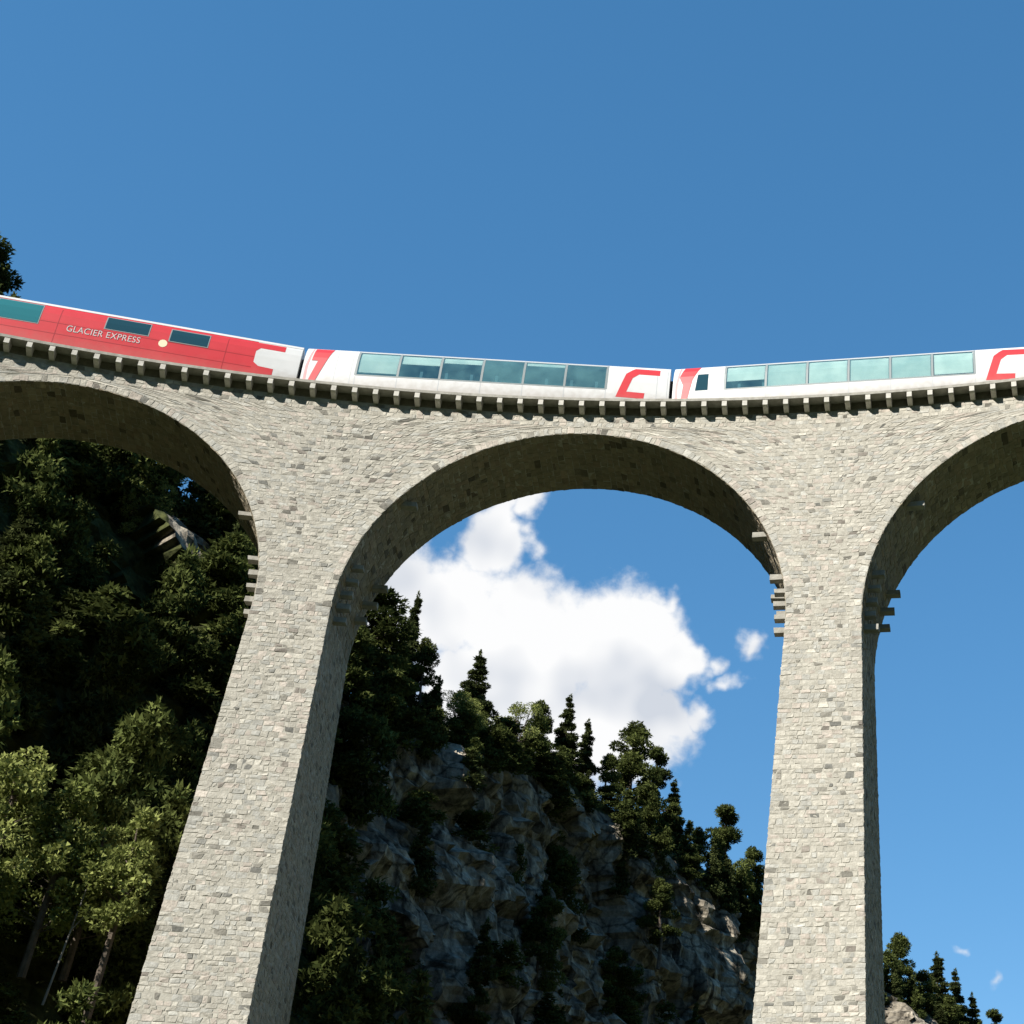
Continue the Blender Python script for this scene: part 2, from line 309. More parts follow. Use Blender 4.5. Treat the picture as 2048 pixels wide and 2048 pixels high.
for i, (p, n, t) in enumerate(SM):
    cx = float(np.interp(t, tls, pxs)); wood = 1-min(1, max(0, (cx-420)/230))
    for j, d in enumerate(drops):
        q = hill_point(p, n, t, float(d)); HV[i*len(drops)+j] = q
        HC[i*len(drops)+j] = .62*wood+.10+.50*(d < 1.0)+.25*mnoise.noise(Vector((t*.06, d*.09, 7)))-(.75 if 255 < cx < 390 and -2 < d < 7 else 0)  # last term: crest patch bared to pale rock to look sunlit
nd = len(drops)
ii, jj = np.meshgrid(np.arange(len(us)-1), np.arange(nd-1), indexing='ij'); b0 = (ii*nd+jj).ravel()
HF = np.stack([b0, b0+1, b0+nd+1, b0+nd], 1)
hill = link('hillside', mesh_np('hillside', HV, HF, HC), M_rock)
tag(hill, 'steep wooded hillside with dark grey limestone cliffs behind the viaduct', kind='structure')
Hgrid = HV.reshape(len(us), nd, 3)
def hill_at(col, drop):
    t = t_of_col(col); i = int(np.searchsorted(us, t)); i = min(max(i, 1), len(us)-2); j = int(np.searchsorted(drops, drop)); j = min(max(j, 1), nd-2)
    return Vector(Hgrid[i, j]), SM[i][1]

# ------------------------------------------------------------------ viaduct
R, GR, SM0, AR, THK, WID, COV, BSP, BS, BF, BB = 90.983, .00957, 3.453, 10.023, 3.332, 4.565, 1.119, .0498, .0274, .0589, .0532
PITCH = 2*AR+THK; ZS = -COV-AR             # springing level below deck datum
def P(s, z, rad):                          # curved track coordinates -> world
    ph = s/R; return (rad*math.sin(ph), rad*math.cos(ph), z+GR*s+H)
def rf(z): return R-WID/2+BSP*max(z, ZS)+(BF*(z-ZS) if z < ZS else 0)     # front face radius
def rb(z): return R+WID/2-BSP*max(z, ZS)-(BB*(z-ZS) if z < ZS else 0)
via = link('stone_viaduct', None); via.location = P(SM0, -H, R)
tag(via, 'curved grey limestone railway viaduct with tall tapering piers and round arches', 'viaduct')
VM = Matrix.Translation(-via.location)
def W(s, z, rad):                          # world -> local of the viaduct
    p = P(s, z, rad); return (p[0]-via.location[0], p[1]-via.location[1], p[2]-via.location[2])
ZB = -H-1.5
def pier_half(z): return THK/2+BS*(ZS-z)
piers = {}
for k in range(-3, 3):
    s0 = SM0+PITCH*(k+.5); m = MB(); zs_ = np.linspace(ZS, ZB-GR*s0, 14)
    for z in zs_:
        h = pier_half(z)
        for e in range(9): m.vert(*W(s0-h+2*h*e/8, z, rf(z)))
        for e in range(9): m.vert(*W(s0+h-2*h*e/8, z, rb(z)))
    for i in range(13):
        for q in range(18): m.f.append((i*18+q, i*18+18+q, i*18+18+(q+1) % 18, i*18+(q+1) % 18))
    m.f.append(tuple(range(18))); piers[k] = m.build('pier', M_mortar, via)
bays = {}
for k in range(-2, 3):
    sc_ = SM0+PITCH*k; ths = np.linspace(math.pi, 0, 65)
    cols = [(sc_-PITCH/2, ZS), (sc_-PITCH/2+.8, ZS), (sc_-AR-.001, ZS)]+[(sc_+AR*math.cos(t), ZS+AR*math.sin(t)) for t in ths]+[(sc_+AR+.001, ZS), (sc_+PITCH/2-.8, ZS), (sc_+PITCH/2, ZS)]
    m = MB(); nr = 5
    for s_, zb in cols:
        for e in range(nr): z = zb+(0-zb)*e/(nr-1); m.vert(*W(s_, z, rf(z)))
        for e in range(nr): z = zb+(0-zb)*e/(nr-1); m.vert(*W(s_, z, rb(z)))
    for i in range(len(cols)-1):
        a = i*2*nr; b = a+2*nr
        for e in range(nr-1):
            m.f.append((a+e, b+e, b+e+1, a+e+1)); m.f.append((a+nr+e, a+nr+e+1, b+nr+e+1, b+nr+e))
        m.f.append((a, a+nr, b+nr, b)); m.f.append((a+nr-1, b+nr-1, b+2*nr-1, a+2*nr-1))
    bays[k] = m.build('arch_bay', M_mortar, via)

# --- masonry: every stone is a block proud of the mortar
def tint(dark=.075):
    v = random.gauss(.885, .062)
    if random.random() < dark: v *= random.uniform(.38, .72)
    elif random.random() < .09: v *= 1.17
    hue = random.random()
    c = np.array([.470, .445, .382]) if hue < .6 else (np.array([.44, .43, .385]) if hue < .85 else np.array([.49, .44, .38]))
    return np.clip(c*v, .05, .60)
def block(corners, fmap, proud, gap=.022):
    """corners: 4 (a, b) pairs anticlockwise in face coordinates; fmap(a, b, out) -> local point"""
    c = np.array(corners, float); mid = c.mean(0)
    e = np.linalg.norm(c-mid, axis=1)[:, None]; d = (mid-c)/np.maximum(e, 1e-6)
    gap = random.uniform(.010, .022); c0 = c+d*gap*.6+np.array([[random.gauss(0, .014), random.gauss(0, .016)] for _ in range(4)])
    c1 = c+d*(gap*1.7)+np.array([[random.gauss(0, .015), random.gauss(0, .017)] for _ in range(4)])
    V = [fmap(a, b, -.03) for a, b in c0]+[fmap(a, b, proud+random.gauss(0, .007)) for a, b in c1]
    V.append(fmap(mid[0]+random.gauss(0, .03), mid[1]+random.gauss(0, .02), proud+random.gauss(.003, .008)))
    F = [(0, 1, 5), (0, 5, 4), (1, 2, 6), (1, 6, 5), (2, 3, 7), (2, 7, 6), (3, 0, 4), (3, 4, 7), (4, 5, 8), (5, 6, 8), (6, 7, 8), (7, 4, 8)]
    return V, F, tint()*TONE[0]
TONE = [np.ones(3)]
def courses(z0, z1, h=.205):
    out = [z0]
    while out[-1] < z1-.16: out.append(out[-1]+h*random.uniform(.72, 1.3))
    out[-1] = z1; return list(zip(out, out[1:]))
def lay(lo, hi, z0, z1, fmap, wl=(.16, .48), proud=(.003, .015)):
    """one course between z0 and z1 whose end lines run lo(z)..hi(z)"""
    res = []; l0, l1, r0, r1 = lo(z0), lo(z1), hi(z0), hi(z1)
    wm = ((r0-l0)+(r1-l1))/2
    if wm < .12: return res
    cuts = [0.]; x = random.uniform(.15, .6)
    while x < wm-.2: cuts.append(x/wm); x += random.uniform(*wl)
    cuts.append(1.)
    j = [random.uniform(-.035, .035)/max(wm, .3) for _ in cuts]; j[0] = j[-1] = 0
    for i in range(len(cuts)-1):
        a, b = cuts[i], cuts[i+1]
        if b-a < .02/wm: continue
        cc = [(l0+(r0-l0)*(a-j[i]), z0), (l0+(r0-l0)*(b-j[i+1]), z0), (l1+(r1-l1)*(b+j[i+1]), z1), (l1+(r1-l1)*(a+j[i]), z1)]
        if random.random() < .14 and (z1-z0) > .3 and (b-a)*wm > .35:          # split into two thin stones
            mz = .5
            m_ = [tuple(np.array(cc[0])*(1-mz)+np.array(cc[3])*mz), tuple(np.array(cc[1])*(1-mz)+np.array(cc[2])*mz)]
            res.append(block([cc[0], cc[1], m_[1], m_[0]], fmap, random.uniform(*proud))); res.append(block([m_[0], m_[1], cc[2], cc[3]], fmap, random.uniform(*proud)))
        else: res.append(block(cc, fmap, random.uniform(*proud)))
    return res
def front(a, b, o): return W(a, b, rf(b)-o)
def join(name, blocks, parent):
    if not blocks: return
    V = []; F = []; C = []; n = 0
    for v, f, c in blocks: V += v; F += [(p+n, q+n, r+n) for p, q, r in f]; C += [c]*len(v); n += len(v)
    o = link(name, mesh_np(name, V, F, np.array(C)), M_stone, parent); o['kind'] = 'stuff'; return o
candidates = []       # front-face pier stones, biggest in the picture become parts of their own
for k in (-1, 0):
    s0 = SM0+PITCH*(k+.5); fr = []
    for z0, z1 in courses(-41, ZS):
        lo = lambda z: s0-pier_half(z)-.02; hi = lambda z: s0+pier_half(z)+.02
        for bl in lay(lo, hi, z0, z1, front): fr.append(bl)
    for bl in fr:
        p = np.array(bl[0][8])+np.array(via.location); u, v = pix(p); q = np.array(bl[0]); sz = np.linalg.norm(q[1]-q[0])*np.linalg.norm(q[3]-q[0])/np.linalg.norm(p-CAMP)**2
        candidates.append((sz if v < 2060 and u > 0 else 0, k, bl))
    side = []; TONE[0] = np.array([.86, .80, .70])  # side stones tinted warmer and darker, deepening their shade by colour
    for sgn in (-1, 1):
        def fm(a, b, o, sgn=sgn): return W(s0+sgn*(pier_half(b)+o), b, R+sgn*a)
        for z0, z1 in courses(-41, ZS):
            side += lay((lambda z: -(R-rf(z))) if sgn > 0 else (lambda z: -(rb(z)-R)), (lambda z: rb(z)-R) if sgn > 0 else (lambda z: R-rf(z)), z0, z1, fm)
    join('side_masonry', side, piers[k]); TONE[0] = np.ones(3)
candidates.sort(key=lambda q: -q[0])
for sz, k, bl in candidates[:300]:
    V, F, c = bl; link('stone', mesh_np('stone', V, F, np.array([c]*len(V))), M_stone, piers[k])
for k in (-1, 0): join('masonry', [bl for sz, kk, bl in candidates[300:] if kk == k], piers[k])
RING = .34
SPC = courses(ZS, -.02, .20); SPE = [random.uniform(-.9, .9) for _ in SPC]
for k in (-1, 0, 1):
    sc_ = SM0+PITCH*k; fr = []; sof = []
    SA, SB = sc_-PITCH/2, sc_+PITCH/2
    ra = AR+RING
    for ci, (z0, z1) in enumerate(SPC):
        def half(z):
            q = ra*ra-(z-ZS)**2; return math.sqrt(q) if q > 0 else 0.
        zt = ZS+ra
        if z0 >= zt-.12:
            segs = [(lambda z: SA+SPE[ci], lambda z: SB+SPE[ci])]
        else:
            segs = [(lambda z: SA+SPE[ci], lambda z: sc_-half(z)), (lambda z: sc_+half(z), lambda z: SB+SPE[ci])]
        for lo, hi in segs:
            for bl in lay(lo, hi, z0, z1, front):
                mid = bl[0][8][0]+via.location[0]
                u, v = pix(np.array(bl[0][8])+np.array(via.location))
                if -80 < u < 2130: fr.append(bl)
    join('masonry', fr, bays[k])
    # voussoirs on the front edge and soffit stones
    def ringmap(a, b, o, sc_=sc_):         # a: arc length along the arch, b: radius from arch centre
        t = a/AR; z = ZS+b*math.sin(t); return W(sc_+b*math.cos(t), z, rf(z)-o)
    a = 0; L_ = math.pi*AR
    while a < L_-.1:
        wd = min(random.uniform(.20, .36), L_-a)
        if L_-a-wd < .15: wd = L_-a
        V, F, c = block([(a, AR+.004), (a+wd, AR+.004), (a+wd, ra+random.uniform(-.05, .10)), (a, ra+random.uniform(-.05, .10))][::-1], ringmap, random.uniform(.004, .018))
        u, v = pix(np.array(V[8])+np.array(via.location))
        if -60 < u < 2110: link('voussoir', mesh_np('voussoir', V, F, np.array([c]*len(V))), M_stone, bays[k])
        a += wd
    def sofmap(a, b, o, sc_=sc_):          # a: depth from the front 0..1, b: arc length
        t = b/AR; q = AR-o; z = ZS+q*math.sin(t); r0_, r1_ = rf(z), rb(z); return W(sc_+q*math.cos(t), z, r0_+(r1_-r0_)*a/5.0)
    TONE[0] = np.array([.66, .60, .50])      # brown soffit stone, darkened further to paint in its shade
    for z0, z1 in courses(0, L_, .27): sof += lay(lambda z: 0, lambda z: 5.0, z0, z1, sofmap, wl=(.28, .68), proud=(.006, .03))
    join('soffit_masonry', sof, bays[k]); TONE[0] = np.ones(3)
    # projecting scaffold corbels along both flanks of the arch
    for sg in (-1, 1):
        for dep in (-1.75, 1.75):
            for zc in (((-5.15 if sg < 0 else -6.4), -8.6, -9.3, -9.95, -10.6, -11.25) if dep < 0 else (-7.6, -8.5, -9.35)):
                q = AR*AR-max(0, zc-ZS)**2; xe = math.sqrt(q); m = MB(); x1 = xe+.25; x0 = xe-random.uniform(.48, .68)
                if zc > -6: x0 -= .15
                hh = random.uniform(.19, .25)
                bz = max(0, (ZS-zc))*BS
                Pn = []
                for z in (zc-hh/2, zc+hh/2):
                    for xx, dd in ((x0, dep-.2), (x1, dep-.2), (x1, dep+.2), (x0, dep+.2)):
                        Pn.append(W(sc_+sg*(xx-bz)+random.gauss(0, .012), z+random.gauss(0, .012), R+dd))
                m.hexa(Pn); c = m.build('corbel', M_corb, bays[k])
# --- cornice: brackets, deck slab, gutter stones, ballast, rails
E_SLAB = .60
def sweep(name, prof, s0, s1, n, m, parent=None, off=1):
    mb = MB(); k = len(prof)
    for i in range(n+1):
        s_ = s0+(s1-s0)*i/n
        for r_, z in prof: mb.vert(*W(s_, z, R+r_))
    for i in range(n):
        for j in range(k): a = i*k; mb.f.append((a+j, a+(j+1) % k, a+k+(j+1) % k, a+k+j))
    mb.f.append(tuple(range(k))); mb.f.append(tuple(n*k+i for i in reversed(range(k))))
    return mb.build(name, m, parent)
wf = WID/2
SL0, SL1 = SM0-PITCH*2.5, SM0+PITCH*2.5
for sg in (-1, 1):
    a0 = 0
    nseg = 58; 
    e = E_SLAB
    sweep('deck_slab' , [(sg*(wf-.35), .40), (sg*(wf+e), .405), (sg*(wf+e), .55), (sg*(wf-.35), .62)][::sg], SL0, SL1, 120, M_corb, via)  # darker stone than the brackets, painting in shade under the slab
sweep('deck_core', [(-(wf-.36), -.05), ((wf-.36), -.05), ((wf-.36), .58), (-(wf-.36), .58)], SL0, SL1, 120, M_mortar, via)
for sg in (-1, 1): sweep('cornice_course', [(sg*(wf-.30), .003), (sg*(wf+.02), .003), (sg*(wf+.02), .398), (sg*(wf-.30), .398)][::sg], SL0, SL1, 120, M_shade, via)  # course behind the brackets, its shade painted in as dark stone
s_ = -26.35
while s_ < 28:
    w_ = .235
    m = MB(); ro_ = wf+.585
    pr = [(wf-.02, -.02), (wf+.08, -.01), (ro_-.10, .06), (ro_, .12), (ro_, .397), (wf-.02, .397)]
    for a in (-w_/2, w_/2):
        for r_, z in pr: m.vert(*W(s_+a, z, R-r_))
    n = len(pr)
    for j in range(n): m.f.append((j, (j+1) % n, n+(j+1) % n, n+j))
    m.f.append(tuple(reversed(range(n)))); m.f.append(tuple(n+i for i in range(n)))
    m.build('cornice_bracket', M_dress, via); s_ += .985
tag(sweep('track_bed', [(-1.9, .60), (-1.35, .78), (1.35, .78), (1.9, .60)], SL0, SL1, 120, M_ballast), 'grey ballast track bed on top of the viaduct deck', kind='structure')
bpy.data.objects['track_bed'].location = via.location
for sg in (-.5, .5):
    r_ = sweep('rail', [(sg-.035, .785), (sg+.035, .785), (sg+.035, .90), (sg-.035, .90)], SL0, SL1, 120, M_steel, bpy.data.objects['track_bed'])

# ------------------------------------------------------------------ train
PROF_LOW = [(1.20, 1.10), (1.32, 1.30), (1.33, 2.22)]
PROF_WIN = [(1.33, 2.22), (1.325, 2.75), (1.30, 3.15), (1.23, 3.50), (1.10, 3.78)]
PROF_TOP = [(1.10, 3.78), (1.0, 3.88), (.72, 3.98), (.36, 4.03), (0, 4.05)]
CARL = 17.55; BZ = .0
def yz(prof): return prof
def strip(mb, prof, x0, x1, sg, inset=0., nx=1):
    """open strip swept along x; sg -1 is the side facing the photograph's camera"""
    b = len(mb.v)
    for i in range(nx+1):
        x = x0+(x1-x0)*i/nx
        for y, z in prof: mb.vert(x, sg*(y-inset), z)
    k = len(prof)
    for i in range(nx):
        for j in range(k-1): mb.f.append((b+i*k+j, b+(i+1)*k+j, b+(i+1)*k+j+1, b+i*k+j+1))
def shell(mb, x0, x1, prof=None):
    pr = prof or (PROF_LOW+PROF_WIN[1:]+PROF_TOP[1:])
    full = [(-y, z) for y, z in pr]+[(y, z) for y, z in reversed(pr[:-1])]
    b = len(mb.v); k = len(full)
    for x in (x0, x1):
        for y, z in full: mb.vert(x, y, z)
    for j in range(k): mb.f.append((b+j, b+(j+1) % k, b+k+(j+1) % k, b+k+j))
    mb.f.append(tuple(b+i for i in range(k))); mb.f.append(tuple(b+k+i for i in reversed(range(k))))
def side_y(z):
    pr = PROF_LOW+PROF_WIN[1:]+PROF_TOP[1:]
    for (y0, z0), (y1, z1) in zip(pr, pr[1:]):
        if z0 <= z <= z1: return y0+(y1-y0)*(z-z0)/max(1e-6, z1-z0)
    return pr[0][0]
def side_poly(name, outline, m, parent, proud=.006, sg=-1, thick=True):
    """flat outline (x, z) wrapped onto the car side, cut into bands so that it follows the curve"""
    bm = bmesh.new(); vs = [bm.verts.new((x, 0, z)) for x, z in outline]; bm.faces.new(vs)
    zs_ = sorted({z for y, z in PROF_LOW+PROF_WIN+PROF_TOP})
    for z in zs_:
        bmesh.ops.bisect_plane(bm, geom=bm.verts[:]+bm.edges[:]+bm.faces[:], plane_co=(0, 0, z), plane_no=(0, 0, 1))
    bmesh.ops.triangulate(bm, faces=bm.faces[:])
    for v in bm.verts: v.co.y = sg*(side_y(v.co.z)+proud)
    me = bpy.data.meshes.new(name); bm.to_mesh(me); bm.free(); return link(name, me, m, parent)
def car_root(name, s_mid, label, group=None):
    o = link(name, None); ph = s_mid/R; rr = R-(CARL/2)**2/(2*R)*.5
    o.location = P(s_mid, 0, rr); o.rotation_euler = (0, -math.atan(GR), -ph)
    tag(o, label, 'train car', group); return o
def bogies(root, M_=M_steel):
    for xc in (-6.0, 6.0):
        m = MB(); m.box(xc-1.5, xc+1.5, -.95, -.80, .98, 1.22); m.box(xc-1.5, xc+1.5, .80, .95, .98, 1.22); m.box(xc-.25, xc+.25, -.8, .8, 1.0, 1.2)
        b = m.build('bogie', M_, root)
        for dx in (-.9, .9):
            for sy in (-.52, .52):
                q = MB(); q.tube((xc+dx, sy-.06, 1.25), (xc+dx, sy+.06, 1.25), .34, .34, 14); q.build('wheel', M_, b)
    m = MB(); m.box(-3.2, 3.4, -1.05, 1.05, .95, 1.09); m.build('underfloor_box', M_, root)
def gangway(root, x):
    m = MB(); m.box(x, x+.40, -.62, .62, 1.3, 3.45); m.build('gangway_bellows', M_dark, root)
def panorama(s_mid, label, small_window=False, dark_end=False, blinds=(0,)*6):
    r = car_root('panorama_car', s_mid, label, 'panorama cars of the train'); h = CARL/2
    xa, xb = -h+2.55, h-3.05
    m = MB(); shell(m, -h, xa); m.build('end_section', M_white, r); m = MB(); shell(m, xb, h); m.build('end_section', M_white, r)
    m = MB()
    for sg in (-1, 1): strip(m, PROF_LOW, xa, xb, sg)
    m.box(xa, xb, -1.2, 1.2, 1.08, 1.35); m.build('lower_body', M_white, r)
    m = MB()
    for sg in (-1, 1):
        strip(m, PROF_TOP[:2], xa, xb, sg); strip(m, [(1.135, 3.70), (1.105, 3.785)], xa, xb, sg, -.004)
    rf_ = m.build('roof_edge', M_grey, r)
    m = MB()
    for sg in (-1, 1): strip(m, PROF_TOP[1:], xa, xb, sg)
    m.build('roof', M_white, r)
    n = 6; wd = (xb-xa)/n
    for sg in (-1, 1):
        for i in range(n):
            m = MB(); strip(m, PROF_WIN, xa+i*wd+.05, xa+(i+1)*wd-.05, sg, .004); m.build('window_pane', M_glass, r, True)
        for i in range(n+1):
            m = MB(); x = xa+i*wd; strip(m, PROF_WIN, x-.055, x+.055, sg, -.006); strip(m, PROF_WIN, x-.055, x+.055, sg, .06); m.build('window_pillar', M_frame, r)
        m = MB(); strip(m, [(1.33, 2.19), (1.33, 2.26)], xa, xb, sg, -.005); m.build('window_sill', M_frame, r)
        # skirt joints
        for i in range(n+1):
            m = MB(); x = xa+i*wd; strip(m, [(1.33, 1.32), (1.33, 2.18)], x-.012, x+.012, sg, -.003); m.build('panel_joint', M_grey, r)
    for i in range(10):
        x = xa+.6+i*1.2
        for sy in (-.75, .75):
            m = MB(); m.box(x, x+.14, sy-.42, sy+.42, 1.75, 2.75); m.box(x+.14, x+.6, sy-.42, sy+.42, 1.62, 1.8); m.build('seat', M_seat, r)
    m = MB(); m.box(xb-.08, xb-.02, -1.2, 1.2, 1.35, 3.6); m.build('partition', M_dark if dark_end else M_white, r)
    for sg in (-1, 1):
        for i, bl_ in enumerate(blinds):
            if bl_ <= 0: continue
            zb = 3.74-(3.74-2.28)*bl_; pr = [(y, z) for y, z in PROF_WIN if z > zb+.03 and z < 3.7]; pr = [(side_y(zb), zb)]+pr+[(side_y(3.72), 3.72)]
            m = MB(); strip(m, pr, xa+i*wd+.08, xa+(i+1)*wd-.08, sg, .05+.01*(i % 2)); m.build('roller_blind', M_blind, r)
    u0 = -h
    for sg in (-1,):
        # slanted red stroke at the left end, angular open C at the right end
        st = [(u0+1.30, 3.80), (u0+.62, 1.42), (u0+.30, 1.42), (u0+.66, 2.95), (u0+.36, 2.95), (u0+.42, 3.80)]
        if small_window: st = [(u0+1.32, 3.85), (u0+.95, 2.95), (u0+.68, 1.40), (u0+.40, 1.40), (u0+.50, 2.6), (u0+.30, 3.1), (u0+.52, 3.85)]
        side_poly('red_stroke', st[::-1], M_red, r, .014)
        side_poly('pale_stroke', [(u0+.30, 3.80), (u0+.36, 3.80), (u0+.24, 2.6), (u0+.26, 1.42), (u0+.14, 1.42), (u0+.12, 2.6)], mat('pink_print', (.75, .30, .30), .45) if 'pink_print' not in bpy.data.materials else bpy.data.materials['pink_print'], r, .007)
        c0 = h-3.05
        side_poly('red_emblem', [(c0+2.55, 3.62), (c0+1.35, 3.66), (c0+.92, 3.25), (c0+.50, 1.80), (c0+1.85, 1.76), (c0+1.88, 2.10), (c0+1.0, 2.14), (c0+1.25, 2.98), (c0+1.55, 3.24), (c0+2.55, 3.22)][::-1], M_red, r)
        if small_window:
            side_poly('end_window', [(u0+1.10, 2.25), (u0+1.72, 2.25), (u0+1.72, 3.25), (u0+1.20, 3.25)], M_glass if False else M_dglass, r, .008)
    for dx0, dx1 in ((-h+1.55, -h+2.3), (h-.62, h-.12)):
        for a0, a1, b0, b1 in ((dx0, dx0+.025, 1.45, 3.55), (dx1, dx1+.025, 1.45, 3.55), (dx0, dx1, 3.55, 3.575)):
            side_poly('door_seam', [(a0, b0), (a1, b0), (a1, b1), (a0, b1)], M_grey, r, .004)
    bogies(r); gangway(r, h)
    return r
SP = 17.96
panorama(-10.77+SP/2, 'white train car with dark teal panorama windows, directly right of the red car', dark_end=True, blinds=(.9, .45, .3, .0, .2, .0))
panorama(-10.77+SP*1.5, 'white train car with pale panorama windows above the right pier, rightmost in the train', small_window=True, blinds=(.7, 1, 1, 1, 1, .95))
# red service car
r = car_root('service_car', -10.77-SP/2, 'red train car with small dark windows and white lettering at the left end'); h = CARL/2
def sx(s): return s-(-10.77-SP/2)
xw = sx(-13.05)
rp = PROF_LOW+PROF_WIN[1:4]+[(1.14, 3.68)]
m = MB(); shell(m, -h, xw, rp+[(0, 3.69)]); m.build('body', M_red, r)
m = MB(); shell(m, xw+.002, h, rp+[(0, 3.69)]); m.build('end_section', M_white, r)
m = MB(); shell(m, -h-.01, h+.01, [(1.165, 3.66), (1.12, 3.80)]+PROF_TOP[1:]); m.build('roof', M_white, r)
def cwin(s0, s1, z0, z1, mm=M_dglass):
    f = side_poly('window_frame', [(sx(s0)-.05, z0-.05), (sx(s1)+.05, z0-.05), (sx(s1)+.05, z1+.05), (sx(s0)-.05, z1+.05)], M_frame, r, .010)
    side_poly('window_pane', [(sx(s0), z0), (sx(s1), z0), (sx(s1), z1), (sx(s0), z1)], mm, f, .018)
M_tealglass = mat('teal_window_glass', (.03, .16, .17), .06, spec=.9)
cwin(-24.65, -22.75, 2.45, 3.55, M_tealglass); cwin(-26.75, -24.8, 2.45, 3.55, M_tealglass)
cwin(-19.85, -17.95, 2.80, 3.50); cwin(-16.95, -15.25, 2.72, 3.42)
for s0 in (-21.9, -14.4): side_poly('door_line', [(sx(s0), 1.4), (sx(s0)+.03, 1.4), (sx(s0)+.03, 3.5), (sx(s0), 3.5)], bpy.data.materials.get('seam') or mat('seam', (.32, .015, .02), .5), r, .005)
for z in (2.0, 2.62): side_poly('body_rib', [(-h+.1, z), (xw-.05, z), (xw-.05, z+.035), (-h+.1, z+.035)], bpy.data.materials['seam'], r, .004)
# red arms reaching into the white end
side_poly('red_emblem', [(xw-.01, 3.60), (xw-.01, 3.0), (xw+.18, 3.22), (xw+1.30, 3.22), (xw+1.30, 3.60)], M_red, r)
side_poly('red_emblem', [(xw-.01, 2.35), (xw-.01, 1.65), (xw+.95, 1.75), (xw+.95, 2.10), (xw+.25, 2.14)], M_red, r)
cu = bpy.data.curves.new('lettering', 'FONT'); cu.body = 'GLACIER EXPRESS'; cu.size = .50; cu.extrude = .004; cu.space_character = 1.05
to = bpy.data.objects.new('lettering_tmp', cu); COL.objects.link(to); bpy.context.view_layer.update()
me = bpy.data.meshes.new_from_object(to.evaluated_get(bpy.context.evaluated_depsgraph_get())); bpy.data.objects.remove(to)
xs = [v.co.x for v in me.vertices]; wx = max(xs)-min(xs); tgt = 3.25
for v in me.vertices: v.co = Vector(((v.co.x-min(xs))/wx*tgt, 0, v.co.y))+Vector((0, -v.co.z, 0))
lt = link('lettering', me, mat('letter_print', (.52, .46, .45), .5), r); lt.location = (sx(-21.45), -1.33-.012, 2.26)
side_poly('round_emblem', [(sx(-17.2)+.20*math.cos(t), 2.50+.22*math.sin(t)) for t in np.linspace(0, 2*math.pi, 14)[:-1]], M_cream, r, .008)
bogies(r); gangway(r, h)

# ------------------------------------------------------------------ trees
def leaves(centers, radii, n_per, size, c_lo, c_hi, seed, flat=.75, long=1.8):
    g = np.random.default_rng(seed); V = []; C = []
    for c, rd, k in zip(centers, radii, n_per):
        d = g.normal(size=(k, 3)); d /= np.linalg.norm(d, axis=1)[:, None]; rr = g.uniform(.35, 1, (k, 1))**.6
        p = np.asarray(c)+d*rr*np.asarray(rd)
        a = g.normal(size=(k, 3)); a = a*.8+d*.9; a[:, 2] += .15; a /= np.linalg.norm(a, axis=1)[:, None]
        b = np.cross(a, g.normal(size=(k, 3))); b /= np.linalg.norm(b, axis=1)[:, None]
        sz = size*g.uniform(.6, 1.3, (k, 1))
        V.append(np.stack([p-b*sz*.5, p+b*sz*.5, p+a*sz*long], 1))
        tn = np.clip(g.uniform(.1, .9)+g.normal(0, .18, (k, 1)), 0, 1); col = np.asarray(c_lo)*(1-tn)+np.asarray(c_hi)*tn
        C.append(np.repeat(col[:, None], 3, 1))
    V = np.concatenate(V).reshape(-1, 3); C = np.concatenate(C).reshape(-1, 3)
    return V, np.arange(len(V)).reshape(-1, 3), C
G1, G2 = (.018, .028, .009), (.130, .152, .046)
D1, D2 = (.016, .024, .010), (.100, .118, .042)
B1, B2 = (.08, .10, .025), (.34, .37, .12)
